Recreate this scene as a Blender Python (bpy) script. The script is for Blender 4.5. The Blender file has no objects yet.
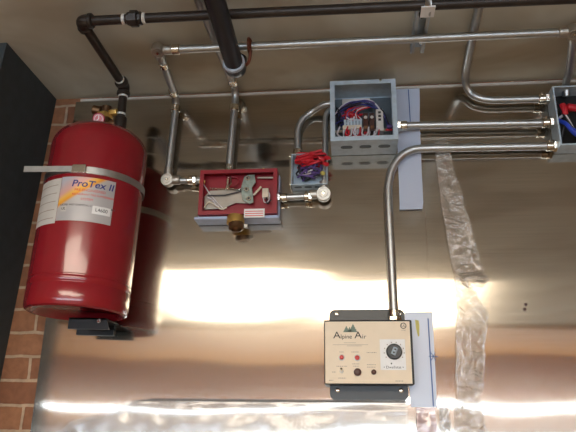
import bpy, bmesh, math, random
from mathutils import Vector, Matrix, noise

random.seed(7)
sc = bpy.context.scene
COL = sc.collection
PI = math.pi

# ------------------------------------------------------------------ camera, world, light, exposure
YAW, PITCH, ROLL, FOC = -.10207, .33563, .012947, 629.5
CAM = Vector((0, -1.6, 1.6))
_f = Vector((math.sin(YAW)*math.cos(PITCH), math.cos(YAW)*math.cos(PITCH), math.sin(PITCH)))
_r0 = Vector((math.cos(YAW), -math.sin(YAW), 0))
_u0 = _r0.cross(_f)
_r = math.cos(ROLL)*_r0 + math.sin(ROLL)*_u0
_u = -math.sin(ROLL)*_r0 + math.cos(ROLL)*_u0
cd = bpy.data.cameras.new('camera')
cd.sensor_width = 36
cd.lens = FOC/576*36
cd.clip_start = .02
cam = bpy.data.objects.new('camera', cd)
COL.objects.link(cam)
cam.matrix_world = Matrix(((_r.x, _u.x, -_f.x, CAM.x), (_r.y, _u.y, -_f.y, CAM.y), (_r.z, _u.z, -_f.z, CAM.z), (0, 0, 0, 1)))
sc.camera = cam

w = bpy.data.worlds.new('world')
sc.world = w
w.use_nodes = True
w.node_tree.nodes['Background'].inputs[0].default_value = (.6, .65, .75, 1)
w.node_tree.nodes['Background'].inputs[1].default_value = .02

sc.view_settings.view_transform = 'Standard'
sc.view_settings.look = 'None'
sc.view_settings.gamma = 1
sc.view_settings.use_curve_mapping = False
sc.view_settings.exposure = 0.0
PANEL_STRENGTH = 12.0       # ceiling panels of the room
STRIP_STRENGTH = 26.0       # strip lamp on the far wall

DAYLIGHT = 9.0             # panes of the wide low window in the far wall


def W(px, py, y=0.0):
    """the point at depth y behind one pixel of the photograph (used to read sizes off it)"""
    d = _f + (px-288)/FOC*_r - (py-216)/FOC*_u
    return CAM + d*((y-CAM.y)/d.y)


# ------------------------------------------------------------------ materials
def nt(name):
    m = bpy.data.materials.new(name)
    m.use_nodes = True
    t = m.node_tree
    return m, t, t.nodes['Principled BSDF']


def srgb(*c):
    return tuple((x/255/12.92 if x/255 <= .04045 else ((x/255+.055)/1.055)**2.4) for x in c)


def mat(name, col, rough=.5, metal=0.0, var=.12, scale=30, bump=0.0, bscale=200, coat=0.0, spec=.5):
    m, t, p = nt(name)
    n = t.nodes.new('ShaderNodeTexNoise')
    n.inputs['Scale'].default_value = scale
    n.inputs['Detail'].default_value = 4
    tc = t.nodes.new('ShaderNodeTexCoord')
    t.links.new(tc.outputs['Object'], n.inputs['Vector'])
    r = t.nodes.new('ShaderNodeValToRGB')
    r.color_ramp.elements[0].position = .3
    r.color_ramp.elements[1].position = .7
    r.color_ramp.elements[0].color = (*[c*(1-var) for c in col], 1)
    r.color_ramp.elements[1].color = (*[min(1, c*(1+var)) for c in col], 1)
    t.links.new(n.outputs['Fac'], r.inputs[0])
    t.links.new(r.outputs[0], p.inputs['Base Color'])
    p.inputs['Roughness'].default_value = rough
    p.inputs['Metallic'].default_value = metal
    p.inputs['Specular IOR Level'].default_value = spec
    p.inputs['Coat Weight'].default_value = coat
    p.inputs['Coat Roughness'].default_value = .06
    if bump:
        n2 = t.nodes.new('ShaderNodeTexNoise')
        n2.inputs['Scale'].default_value = bscale
        t.links.new(tc.outputs['Object'], n2.inputs['Vector'])
        b = t.nodes.new('ShaderNodeBump')
        b.inputs['Strength'].default_value = bump
        b.inputs['Distance'].default_value = .002
        t.links.new(n2.outputs['Fac'], b.inputs['Height'])
        t.links.new(b.outputs[0], p.inputs['Normal'])
    return m


def brick_mat(name, c1, c2, mortar, loc=(0, 0, 0)):
    m, t, p = nt(name)
    tc = t.nodes.new('ShaderNodeTexCoord')
    mp = t.nodes.new('ShaderNodeMapping')
    mp.inputs['Rotation'].default_value = (PI/2, 0, 0)
    mp.inputs['Location'].default_value = loc
    b = t.nodes.new('ShaderNodeTexBrick')
    t.links.new(tc.outputs['Object'], mp.inputs[0])
    nz = t.nodes.new('ShaderNodeTexNoise')
    nz.inputs['Scale'].default_value = 25
    t.links.new(tc.outputs['Object'], nz.inputs['Vector'])
    ad = t.nodes.new('ShaderNodeVectorMath')
    ad.operation = 'MULTIPLY_ADD'
    ad.inputs[1].default_value = (.008, .008, .008)
    t.links.new(nz.outputs['Color'], ad.inputs[0])
    t.links.new(mp.outputs[0], ad.inputs[2])
    t.links.new(ad.outputs[0], b.inputs['Vector'])
    b.inputs['Scale'].default_value = 1
    b.inputs['Brick Width'].default_value = .2
    b.inputs['Row Height'].default_value = .0615
    b.inputs['Mortar Size'].default_value = .0045
    b.inputs['Mortar Smooth'].default_value = .3
    b.inputs['Bias'].default_value = 0
    b.inputs['Color1'].default_value = (*c1, 1)
    b.inputs['Color2'].default_value = (*c2, 1)
    b.inputs['Mortar'].default_value = (*mortar, 1)
    n = t.nodes.new('ShaderNodeTexNoise')
    n.inputs['Scale'].default_value = 45
    n.inputs['Detail'].default_value = 6
    t.links.new(tc.outputs['Object'], n.inputs['Vector'])
    mx = t.nodes.new('ShaderNodeMix')
    mx.data_type = 'RGBA'
    mx.blend_type = 'OVERLAY'
    mx.inputs['Factor'].default_value = .45
    t.links.new(b.outputs['Color'], mx.inputs['A'])
    t.links.new(n.outputs['Fac'], mx.inputs['B'])
    t.links.new(mx.outputs['Result'], p.inputs['Base Color'])
    p.inputs['Roughness'].default_value = .85
    inv = t.nodes.new('ShaderNodeMath')
    inv.operation = 'MULTIPLY_ADD'
    inv.inputs[1].default_value = -1
    t.links.new(b.outputs['Fac'], inv.inputs[0])
    t.links.new(n.outputs['Fac'], inv.inputs[2])
    bp = t.nodes.new('ShaderNodeBump')
    bp.inputs['Strength'].default_value = .7
    bp.inputs['Distance'].default_value = .006
    t.links.new(inv.outputs[0], bp.inputs['Height'])
    t.links.new(bp.outputs[0], p.inputs['Normal'])
    return m


def steel_mat(name, col, sharp, broad, mix, aniso=.55, lined=True):
    """brushed sheet: a sharp and a broad reflection lobe, fine horizontal grain"""
    m, t, p = nt(name)
    t.nodes.remove(p)
    out = t.nodes['Material Output']
    tc = t.nodes.new('ShaderNodeTexCoord')
    mp = t.nodes.new('ShaderNodeMapping')
    mp.inputs['Scale'].default_value = (1.2, 1, 260)
    t.links.new(tc.outputs['Object'], mp.inputs[0])
    n = t.nodes.new('ShaderNodeTexNoise')
    n.inputs['Scale'].default_value = 3
    n.inputs['Detail'].default_value = 5
    t.links.new(mp.outputs[0], n.inputs['Vector'])
    r = t.nodes.new('ShaderNodeValToRGB')
    r.color_ramp.elements[0].position = .3
    r.color_ramp.elements[1].position = .7
    r.color_ramp.elements[0].color = (*[c*.88 for c in col], 1)
    r.color_ramp.elements[1].color = (*[min(1, c*1.08) for c in col], 1)
    t.links.new(n.outputs['Fac'], r.inputs[0])
    tg = t.nodes.new('ShaderNodeTangent')
    tg.direction_type = 'UV_MAP'
    gs = []
    for rough in (sharp, broad):
        g = t.nodes.new('ShaderNodeBsdfAnisotropic')
        g.distribution = 'GGX'
        g.inputs['Roughness'].default_value = rough
        g.inputs['Anisotropy'].default_value = aniso if rough == sharp else aniso*.2
        g.inputs['Rotation'].default_value = .25
        t.links.new(r.outputs[0], g.inputs['Color'])
        if lined:
            t.links.new(tg.outputs[0], g.inputs['Tangent'])
        gs.append(g)
    mx = t.nodes.new('ShaderNodeMixShader')
    mx.inputs[0].default_value = mix
    t.links.new(gs[0].outputs[0], mx.inputs[1])
    t.links.new(gs[1].outputs[0], mx.inputs[2])
    t.links.new(mx.outputs[0], out.inputs['Surface'])
    return m


def film_mat(name, tint, through, gloss_rough=.1, rough_bump=.6, bscale=25, gloss=.35, dark=None):
    """clear or milky plastic film: part see-through, part scattering, with a shiny crinkled skin"""
    m, t, p = nt(name)
    t.nodes.remove(p)
    out = t.nodes['Material Output']
    tc = t.nodes.new('ShaderNodeTexCoord')
    n = t.nodes.new('ShaderNodeTexNoise')
    n.inputs['Scale'].default_value = bscale
    n.inputs['Detail'].default_value = 5
    n.inputs['Distortion'].default_value = 1.2
    t.links.new(tc.outputs['Object'], n.inputs['Vector'])
    bp = t.nodes.new('ShaderNodeBump')
    bp.inputs['Strength'].default_value = rough_bump
    bp.inputs['Distance'].default_value = .01
    t.links.new(n.outputs['Fac'], bp.inputs['Height'])
    tr = t.nodes.new('ShaderNodeBsdfTransparent')
    df = t.nodes.new('ShaderNodeBsdfDiffuse')
    df.inputs[0].default_value = (*tint, 1)
    gl = t.nodes.new('ShaderNodeBsdfAnisotropic')
    gl.inputs['Roughness'].default_value = gloss_rough
    gl.inputs['Color'].default_value = (.9, .9, .9, 1)
    t.links.new(bp.outputs[0], gl.inputs['Normal'])
    m1 = t.nodes.new('ShaderNodeMixShader')
    m1.inputs[0].default_value = through
    t.links.new(df.outputs[0], m1.inputs[1])
    t.links.new(tr.outputs[0], m1.inputs[2])
    m2 = t.nodes.new('ShaderNodeMixShader')
    fr = t.nodes.new('ShaderNodeFresnel')
    fr.inputs[0].default_value = 1.5
    t.links.new(bp.outputs[0], fr.inputs['Normal'])
    ma = t.nodes.new('ShaderNodeMath')
    ma.operation = 'ADD'
    ma.use_clamp = True
    ma.inputs[1].default_value = gloss-.04
    t.links.new(fr.outputs[0], ma.inputs[0])
    t.links.new(ma.outputs[0], m2.inputs[0])
    t.links.new(m1.outputs[0], m2.inputs[1])
    t.links.new(gl.outputs[0], m2.inputs[2])
    t.links.new(m2.outputs[0], out.inputs['Surface'])
    return m


def lamp_mat(name, col, s):
    m, t, p = nt(name)
    p.inputs['Base Color'].default_value = (.9, .9, .9, 1)
    p.inputs['Emission Color'].default_value = (*col, 1)
    p.inputs['Emission Strength'].default_value = s
    return m


M = {}
M['steel'] = steel_mat('brushed_stainless', (.53, .475, .405), .085, .19, .27, .7)
M['brick'] = brick_mat('brown_brick', srgb(148, 102, 72), srgb(124, 80, 56), srgb(172, 148, 124), (0.03, .0, 0))
M['brickfar'] = brick_mat('tan_brick', srgb(190, 130, 68), srgb(174, 114, 56), srgb(182, 132, 78))
M['black_wall'] = mat('black_paint', srgb(58, 66, 70), .75, bump=.1)
M['floor'] = mat('floor_tile', srgb(132, 118, 100), .5, scale=6)
M['panel_white'] = mat('lamp_housing', srgb(225, 225, 220), .4)
M['diffuser'] = lamp_mat('panel_diffuser', (1, .87, .69), PANEL_STRENGTH)
M['tube'] = lamp_mat('strip_diffuser', (.74, .87, 1), STRIP_STRENGTH)
M['pane'] = lamp_mat('bright_window_pane', (.74, .88, 1), DAYLIGHT)
M['emt'] = mat('galvanised_conduit', srgb(188, 190, 190), .42, 1, var=.08, scale=60)
M['fitting'] = mat('bright_fitting', srgb(225, 220, 208), .2, 1, var=.05)
M['cast'] = mat('cast_pulley', srgb(190, 186, 178), .45, 1, var=.1, bump=.3, bscale=300)
M['blackpipe'] = mat('black_iron', srgb(50, 42, 37), .42, .25, var=.2, scale=40, bump=.2)
M['bluedark'] = mat('dark_coated_pipe', srgb(30, 30, 36), .35, .1, var=.15)
M['tape'] = mat('thread_tape', srgb(215, 215, 210), .5)
M['grommet'] = mat('grey_collar', srgb(180, 190, 204), .45)
M['rust'] = mat('rusty_clip', srgb(120, 66, 48), .6, .3, var=.3)
M['red'] = mat('red_enamel', srgb(136, 26, 36), .22, 0, var=.05, coat=.5)
M['redbox'] = mat('red_powder_coat', srgb(140, 24, 40), .38, 0, var=.07)
M['galv'] = mat('galvanised_box', srgb(176, 192, 205), .42, .12, var=.12, scale=50)
M['bluegrey'] = mat('blue_grey_base', srgb(160, 174, 204), .42, 0)
M['brass'] = mat('brass', srgb(214, 176, 100), .36, .75)
M['oldbrass'] = mat('aged_brass', srgb(130, 100, 74), .42, .9, var=.25)
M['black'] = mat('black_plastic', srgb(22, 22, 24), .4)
M['blackgloss'] = mat('black_gloss_plate', srgb(36, 40, 44), .32, 0, spec=.45)
M['slot'] = mat('dark_knockout', srgb(92, 102, 110), .6, .3)
M['cream'] = mat('cream_face', srgb(224, 208, 184), .5, var=.03)
M['white'] = mat('white_label', srgb(226, 226, 226), .5, var=.03)
M['paper'] = mat('grey_white_paper', srgb(196, 192, 186), .55, var=.05)
M['ink'] = mat('dark_ink', srgb(52, 50, 48), .6)
M['inkgrey'] = mat('faded_ink', srgb(150, 138, 124), .6)
M['green'] = mat('grey_green_ink', srgb(112, 130, 116), .6)
M['blueink'] = mat('blue_ink', srgb(70, 96, 150), .6)
M['navy'] = mat('navy_ink', srgb(30, 40, 120), .5)
M['redink'] = mat('red_ink', srgb(210, 80, 70), .5)
M['pink'] = mat('pink_face', srgb(214, 120, 130), .4)
M['redlamp'] = mat('red_lens', srgb(190, 52, 52), .2, coat=.5)
M['darkbrown'] = mat('dark_brown_knob', srgb(72, 44, 38), .35)
M['wire_red'] = mat('red_wire', srgb(190, 30, 44), .45)
M['wire_blue'] = mat('blue_wire', srgb(46, 52, 120), .45)
M['wire_bright_blue'] = mat('bright_blue_wire', srgb(40, 70, 190), .45)
M['wire_white'] = mat('white_wire', srgb(205, 200, 205), .45)
M['wire_purple'] = mat('purple_wire', srgb(92, 70, 130), .45)
M['wire_black'] = mat('black_wire', srgb(30, 30, 38), .45)
M['yellow'] = mat('yellow_tag', srgb(188, 178, 92), .5)
M['greyplate'] = mat('mechanism_grey', srgb(168, 160, 150), .45, .4)
M['greenplate'] = mat('zinc_lever', srgb(140, 152, 146), .35, .7, var=.3, scale=90)
M['ivory'] = mat('ivory_block', srgb(214, 200, 180), .5)
M['film'] = film_mat('milky_film', srgb(188, 198, 219), .08, .3, .1, 14, .08)
M['clear'] = film_mat('clear_tape', srgb(190, 178, 166), .63, .13, .9, 34, .11)
M['bag'] = film_mat('clear_sheeting', srgb(176, 182, 190), .6, .26, .3, 9, .11)
M['pinkfilm'] = film_mat('pinkish_film', srgb(206, 180, 184), .25, .2, .5, 30, .2)

# ceiling: plaster board with old pale patches and brown stains
mc, t, p = nt('stained_ceiling')
tc = t.nodes.new('ShaderNodeTexCoord')
n1 = t.nodes.new('ShaderNodeTexNoise')
n1.inputs['Scale'].default_value = 3.2
n1.inputs['Detail'].default_value = 3
n1.inputs['Distortion'].default_value = .6
r1 = t.nodes.new('ShaderNodeValToRGB')
r1.color_ramp.elements[0].position = .40
r1.color_ramp.elements[0].color = (*srgb(172, 164, 146), 1)
r1.color_ramp.elements[1].position = .58
r1.color_ramp.elements[1].color = (*srgb(196, 194, 180), 1)
t.links.new(tc.outputs['Object'], n1.inputs['Vector'])
t.links.new(n1.outputs['Fac'], r1.inputs[0])
t.links.new(r1.outputs[0], p.inputs['Base Color'])
p.inputs['Roughness'].default_value = .8
M['ceiling'] = mc

# label printing on the tank: an orange flare on a silver sheet
ml, t, p = nt('silver_label')
tc = t.nodes.new('ShaderNodeTexCoord')
sx = t.nodes.new('ShaderNodeSeparateXYZ')
t.links.new(tc.outputs['UV'], sx.inputs[0])
ad = t.nodes.new('ShaderNodeMath'); ad.operation = 'MULTIPLY_ADD'; ad.inputs[1].default_value = -.85
t.links.new(sx.outputs['X'], ad.inputs[0]); t.links.new(sx.outputs['Y'], ad.inputs[2])
r1 = t.nodes.new('ShaderNodeValToRGB')
e = r1.color_ramp.elements
e[0].position = 0.0; e[0].color = (*srgb(176, 174, 176), 1)
e[1].position = .85; e[1].color = (*srgb(186, 186, 196), 1)
for pos, c in ((.26, (186, 182, 180)), (.34, (236, 160, 40)), (.44, (240, 190, 90)), (.55, (222, 170, 160))):
    q = e.new(pos); q.color = (*srgb(*c), 1)
t.links.new(ad.outputs[0], r1.inputs[0])
t.links.new(r1.outputs[0], p.inputs['Base Color'])
p.inputs['Roughness'].default_value = .35
p.inputs['Metallic'].default_value = .15
M['label'] = ml

# ------------------------------------------------------------------ object helpers
ORG = {}


def thing(name, label, cat, loc=(0, 0, 0), group=None):
    o = bpy.data.objects.new(name, None)
    o.empty_display_size = .05
    COL.objects.link(o)
    o.location = loc
    ORG[o.name] = Vector(loc)
    o['label'] = label
    o['category'] = cat
    if group:
        o['group'] = group
    return o


def tag(o, label, cat, group=None):
    o['label'] = label
    o['category'] = cat
    if group:
        o['group'] = group
    return o


def obj(name, bm, m, parent=None, smooth=True, bevel=0, label=None, loc=None, keep=False):
    """link a bmesh given in world coordinates as one mesh object; with a parent it becomes a part"""
    me = bpy.data.meshes.new(name)
    org = ORG[parent.name] if parent is not None else Vector(loc or (0, 0, 0))
    if not keep:
        bmesh.ops.recalc_face_normals(bm, faces=list(bm.faces))
    bmesh.ops.translate(bm, verts=list(bm.verts), vec=-org)
    bm.to_mesh(me)
    bm.free()
    if smooth:
        for pl in me.polygons:
            pl.use_smooth = True
    me.materials.append(M[m] if isinstance(m, str) else m)
    o = bpy.data.objects.new(name, me)
    COL.objects.link(o)
    ORG[o.name] = org
    if parent is not None:
        o.parent = parent
    else:
        o.location = org
    if bevel:
        b = o.modifiers.new('bevel', 'BEVEL')
        b.width = bevel
        b.segments = 2
        b.limit_method = 'ANGLE'
    if smooth:
        try:
            me.set_sharp_from_angle(angle=math.radians(35))
        except Exception:
            pass
    if label:
        o['label'] = label
    return o


def box(lo, hi, bm=None):
    bm = bm or bmesh.new()
    x0, y0, z0 = lo
    x1, y1, z1 = hi
    v = [bm.verts.new(c) for c in ((x0, y0, z0), (x1, y0, z0), (x1, y1, z0), (x0, y1, z0), (x0, y0, z1), (x1, y0, z1), (x1, y1, z1), (x0, y1, z1))]
    for q in ((0, 3, 2, 1), (4, 5, 6, 7), (0, 1, 5, 4), (1, 2, 6, 5), (2, 3, 7, 6), (3, 0, 4, 7)):
        bm.faces.new([v[i] for i in q])
    return bm


def fillet(pts, rad, n=8):
    """a polyline with its corners rounded"""
    pts = [Vector(p) for p in pts]
    out = [pts[0]]
    for i in range(1, len(pts)-1):
        a, b, c = pts[i-1], pts[i], pts[i+1]
        d1, d2 = (a-b), (c-b)
        r = min(rad, d1.length*.48, d2.length*.48)
        d1.normalize()
        d2.normalize()
        p0, p2 = b+d1*r, b+d2*r
        for k in range(n+1):
            s = k/n
            out.append(p0*(1-s)**2 + b*2*s*(1-s) + p2*s*s)
    out.append(pts[-1])
    return out


def spline(pts, n=8):
    """Catmull-Rom through the points"""
    pts = [Vector(p) for p in pts]
    P = [pts[0]*2-pts[1]] + pts + [pts[-1]*2-pts[-2]]
    out = []
    for i in range(1, len(P)-2):
        a, b, c, d = P[i-1:i+3]
        for k in range(n):
            s = k/n
            out.append(.5*((2*b) + (c-a)*s + (2*a-5*b+4*c-d)*s*s + (-a+3*b-3*c+d)*s**3))
    out.append(pts[-1])
    return out


def sweep(pts, r, n=14, bm=None, rz=None):
    """a round bar along a path; r may be a list; rz gives the second half-axis of an oval section"""
    bm = bm or bmesh.new()
    pts = [Vector(p) for p in pts]
    pts = [q for i, q in enumerate(pts) if i == 0 or (q-pts[i-1]).length > 1e-6]
    nrm = None
    rings = []
    for i, q in enumerate(pts):
        tdir = (pts[min(i+1, len(pts)-1)] - pts[max(i-1, 0)]).normalized()
        if nrm is None:
            nrm = tdir.orthogonal().normalized()
        nrm = (nrm - tdir*nrm.dot(tdir)).normalized()
        bi = tdir.cross(nrm)
        rr = r[i] if isinstance(r, (list, tuple)) else r
        rings.append([bm.verts.new(q + nrm*math.cos(2*PI*k/n)*rr + bi*math.sin(2*PI*k/n)*(rz or rr)) for k in range(n)])
    for a, b in zip(rings, rings[1:]):
        for k in range(n):
            bm.faces.new((a[k], a[(k+1) % n], b[(k+1) % n], b[k]))
    bm.faces.new(list(reversed(rings[0])))
    bm.faces.new(rings[-1])
    return bm


def lathe(prof, origin, axis=(0, 0, 1), n=32, bm=None):
    """profile [(radius, height)] turned about an axis through origin"""
    bm = bm or bmesh.new()
    ax = Vector(axis).normalized()
    e1 = ax.orthogonal().normalized()
    e2 = ax.cross(e1)
    o = Vector(origin)
    rings = []
    for r, h in prof:
        if r < 1e-6:
            rings.append([bm.verts.new(o+ax*h)])
        else:
            rings.append([bm.verts.new(o+ax*h+(e1*math.cos(2*PI*k/n)+e2*math.sin(2*PI*k/n))*r) for k in range(n)])
    for a, b in zip(rings, rings[1:]):
        for k in range(n):
            k2 = (k+1) % n
            if len(a) == 1 and len(b) == 1:
                continue
            if len(a) == 1:
                bm.faces.new((a[0], b[k2], b[k]))
            elif len(b) == 1:
                bm.faces.new((a[k], a[k2], b[0]))
            else:
                bm.faces.new((a[k], a[k2], b[k2], b[k]))
    for rg, rev in ((rings[0], True), (rings[-1], False)):
        if len(rg) > 2:
            bm.faces.new(list(reversed(rg)) if rev else rg)
    return bm


def cyl(a, b, r, n=20, bm=None):
    a, b = Vector(a), Vector(b)
    c = min(r*.12, (b-a).length*.2)
    L = (b-a).length
    return lathe([(r-c, 0), (r, c), (r, L-c), (r-c, L)], a, b-a, n, bm)


def hexa(a, b, r, bm=None):
    a, b = Vector(a), Vector(b)
    return lathe([(r*.92, 0), (r, (b-a).length*.12), (r, (b-a).length*.88), (r*.92, (b-a).length)], a, b-a, 6, bm)


def open_box(lo, hi, th, lip=0, bm=None):
    """a shallow box, open towards -Y, walls th thick, with an inward lip round the mouth"""
    bm = bm or bmesh.new()
    x0, y0, z0 = lo
    x1, y1, z1 = hi
    box((x0, y1-th, z0), (x1, y1, z1), bm)
    box((x0, y0, z0), (x0+th, y1-th, z1), bm)
    box((x1-th, y0, z0), (x1, y1-th, z1), bm)
    box((x0+th, y0, z0), (x1-th, y1-th, z0+th), bm)
    box((x0+th, y0, z1-th), (x1-th, y1-th, z1), bm)
    if lip:
        box((x0+th, y0, z0+th), (x0+lip, y0+th, z1-th), bm)
        box((x1-lip, y0, z0+th), (x1-th, y0+th, z1-th), bm)
        box((x0+lip, y0, z0+th), (x1-lip, y0+th, z0+lip), bm)
        box((x0+lip, y0, z1-lip), (x1-lip, y0+th, z1-th), bm)
    return bm


def slab(outline, y0, y1, bm=None):
    """an outline in x, z given thickness along y"""
    bm = bm or bmesh.new()
    a = [bm.verts.new((x, y0, z)) for x, z in outline]
    b = [bm.verts.new((x, y1, z)) for x, z in outline]
    bm.faces.new(a)
    bm.faces.new(list(reversed(b)))
    n = len(a)
    for i in range(n):
        bm.faces.new((a[i], b[i], b[(i+1) % n], a[(i+1) % n]))
    return bm


def rrect(x0, x1, z0, z1, r, n=5):
    out = []
    for cx, cz, a0 in ((x1-r, z1-r, 0), (x0+r, z1-r, 90), (x0+r, z0+r, 180), (x1-r, z0+r, 270)):
        for k in range(n+1):
            a = math.radians(a0+90*k/n)
            out.append((cx+r*math.cos(a), cz+r*math.sin(a)))
    return out


def text(name, s, size, m, parent, at, wrap=None, extrude=.0003, shear=0, bold=0, squeeze=1):
    """lettering as a mesh on a wall-parallel face (centre at) or wrapped round an upright cylinder wrap = (cx, cy, radius, angle)"""
    cu = bpy.data.curves.new(name, 'FONT')
    cu.body = s
    cu.size = size
    cu.align_x = 'CENTER'
    cu.align_y = 'CENTER'
    cu.extrude = extrude
    cu.shear = shear
    cu.offset = bold
    o = bpy.data.objects.new(name+'_curve', cu)
    COL.objects.link(o)
    dg = bpy.context.evaluated_depsgraph_get()
    me = bpy.data.meshes.new_from_object(o.evaluated_get(dg))
    bpy.data.objects.remove(o)
    bm = bmesh.new()
    bm.from_mesh(me)
    bpy.data.meshes.remove(me)
    if wrap:                                  # cut the glyphs into narrow strips so that they bend with the tank
        xs = [v.co.x for v in bm.verts]
        c = min(xs)
        while c < max(xs):
            bmesh.ops.bisect_plane(bm, geom=bm.verts[:]+bm.edges[:]+bm.faces[:], plane_co=(c, 0, 0), plane_no=(1, 0, 0))
            c += .005
    for v in bm.verts:
        x, y, z = v.co
        x *= squeeze
        if wrap:
            cx, cy, R, a0 = wrap
            a = a0 + x/R
            rr = R + z
            v.co = (cx+math.sin(a)*rr, cy-math.cos(a)*rr, at+y)
        else:
            v.co = (at[0]+x, at[1]-z, at[2]+y)
    return obj(name, bm, m, parent, smooth=False)


def struct(name, bm, m, loc=(0, 0, 0), **k):
    o = obj(name, bm, m, None, loc=loc, smooth=False, **k)
    o['kind'] = 'structure'
    return o


# ------------------------------------------------------------------ the room
CEIL = 2.55
RX0, RX1, RY = -5.6, 4.2, -6.4
struct('wall_back', box((RX0, .001, 0), (RX1, .2, CEIL)), 'brick')
b = box((-1.02, -.29, 0), (-.885, 0, CEIL))
for v in b.verts:                      # the black side leans a little
    v.co.x = (-1.02 if v.co.x < -1 else -.872) - (2.52-v.co.z)*.045
struct('wall_left', b, 'black_wall')
struct('wall_side_left', box((RX0-.1, RY, 0), (RX0, .2, CEIL)), 'brickfar')
struct('wall_side_right', box((RX1, RY, 0), (RX1+.1, .2, CEIL)), 'brickfar')
struct('wall_front', box((RX0, RY-.1, 0), (RX1, RY, CEIL)), 'brickfar')
struct('floor', box((RX0, RY, -.1), (RX1, .2, 0)), 'floor')
struct('ceiling', box((RX0, RY, CEIL), (RX1, .2, CEIL+.1)), 'ceiling')
struct('trim_1', box((-.79, -.010, 2.534), (1.6, 0, 2.5405)), 'paper')

M['warm_tint'] = mat('warm_tint_panel', srgb(206, 144, 74), .6, scale=4)
struct('added_tint_panel', box((RX0, RY+.001, CEIL-.04), (RX1, -4.0, CEIL-.001)), 'warm_tint')  # added unseen ceiling panel, there only to warm the lower reflection in the steel

# ceiling panels that light the room (seen in the photograph as the bright band mirrored in the steel)
for i, (x0, x1, y0, y1, where) in enumerate(((-1.3, -.2, -3.5, -1.92, 'long warm ceiling panel light on the side of the red tank'),
                                             (-.2, .8, -3.95, -2.2, 'long warm ceiling panel light on the side of the control panel'))):
    t = thing('ceiling_light', where, 'light', ((x0+x1)/2, (y0+y1)/2, CEIL), 'ceiling panel lights')
    b = box((x0, y0, CEIL-.05), (x0+.004, y1, CEIL))
    box((x1-.004, y0, CEIL-.05), (x1, y1, CEIL), b)
    box((x0+.004, y0, CEIL-.05), (x1-.004, y0+.004, CEIL), b)
    box((x0+.004, y1-.004, CEIL-.05), (x1-.004, y1, CEIL), b)
    obj('frame', b, 'panel_white', t, smooth=False)
    obj('diffuser', box((x0+.004, y0+.004, CEIL-.045), (x1-.004, y1-.004, CEIL-.03)), 'diffuser', t, smooth=False)
t = thing('strip_light', 'long cool strip light on the far brick wall', 'light', (-.6, RY, 1.9))
obj('housing', box((-5.4, RY+.001, 1.905), (3.9, RY+.03, 1.955)), 'galv', t, smooth=False)
obj('diffuser', sweep([(-5.38, RY+.05, 1.93), (3.88, RY+.05, 1.93)], .018), 'tube', t)


# a wide low window in the far wall lets in cool daylight
for i in range(4):
    x0 = -3.2+i*1.6
    b = box((x0, RY+.002, .70), (x0+.05, RY+.05, 1.70))
    box((x0+1.53, RY+.002, .70), (x0+1.58, RY+.05, 1.70), b)
    box((x0+.05, RY+.002, .70), (x0+1.53, RY+.05, .75), b)
    box((x0+.05, RY+.002, 1.65), (x0+1.53, RY+.05, 1.70), b)
    wn = struct('window_%d' % (i+1), b, 'panel_white')
    ORG[wn.name] = Vector((0, 0, 0))
    obj('pane', box((x0+.05, RY+.004, .75), (x0+1.53, RY+.012, 1.65)), 'pane', wn, smooth=False)

# ------------------------------------------------------------------ stainless sheets
def sheet(name, x0, x1, z0, z1, amp, seed, lab, tilt=0, bow=0):
    bm = bmesh.new()
    nx, nz = max(2, int((x1-x0)/.012)), int((z1-z0)/.012)
    uv = bm.loops.layers.uv.new('UVMap')
    g = []
    for j in range(nz+1):
        row = []
        for i in range(nx+1):
            x = x0+(x1-x0)*i/nx
            z = z0+(z1-z0)*j/nz
            edge = 1
            d = noise.noise(Vector((x*1.6+seed, 0, z*3.2)))*amp + noise.noise(Vector((x*4+seed, 5, z*7)))*amp*.22
            row.append(bm.verts.new((x, -.0055 + d*max(edge, .15) + tilt*(z-2.1) + bow*(z-2.1)**2, z)))
        g.append(row)
    for j in range(nz):
        for i in range(nx):
            f = bm.faces.new((g[j][i], g[j][i+1], g[j+1][i+1], g[j+1][i]))
            for l in f.loops:
                l[uv].uv = (l.vert.co.x, l.vert.co.z)
    rim = [v.co.copy() for v in g[0]] + [row[-1].co.copy() for row in g[1:]] + [v.co.copy() for v in reversed(g[-1][:-1])] + [row[0].co.copy() for row in reversed(g[1:-1])]
    fr = [bm.verts.new(c) for c in rim]            # the sheet's edge and back, kept apart so that the front stays evenly shaded
    bk = [bm.verts.new(c+Vector((0, .0012, 0))) for c in rim]
    for k in range(len(rim)):
        k2 = (k+1) % len(rim)
        bm.faces.new((fr[k2], fr[k], bk[k], bk[k2]))
    o = obj(name, bm, 'steel', None, loc=((x0+x1)/2, 0, z0), keep=True)
    return tag(o, lab, 'metal sheet', 'stainless wall sheets')


sheet('stainless_sheet', -.805, .1997, .9, 2.534, .0016, 3.1, 'wide brushed stainless sheet on the wall behind the red tank and red box')
sheet('stainless_sheet', .2003, 1.5, .9, 2.534, .0016, 3.1, 'brushed stainless sheet right of the seam, behind the long strip of clear film')


# ------------------------------------------------------------------ red tank
TX, TY, TR, TB = -.664, -.136, .1230, 1.872
tank = thing('fire_suppression_tank', 'large red cylindrical tank with a printed label, strapped to the wall', 'tank', (TX, TY, TB))
prof = [(0, .022), (.08, .02), (.100, .012), (.109, .002), (.1145, 0), (.120, .003), (.1225, .01), (TR, .018), (TR, .052), (TR-.0012, .054), (TR-.0012, .056), (TR, .058),
        (TR+.0006, .066), (TR, .070), (TR-.0012, .0715), (TR-.0012, .0735), (TR, .075), (TR, .2), (TR, .425)]
for k in range(1, 11):
    a = PI/2*k/10
    prof.append((TR*math.cos(a)**.7 if k < 10 else 0, .425+.070*math.sin(a)))
obj('body', lathe(prof, (TX, TY, TB), n=72), 'red', tank)


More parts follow.
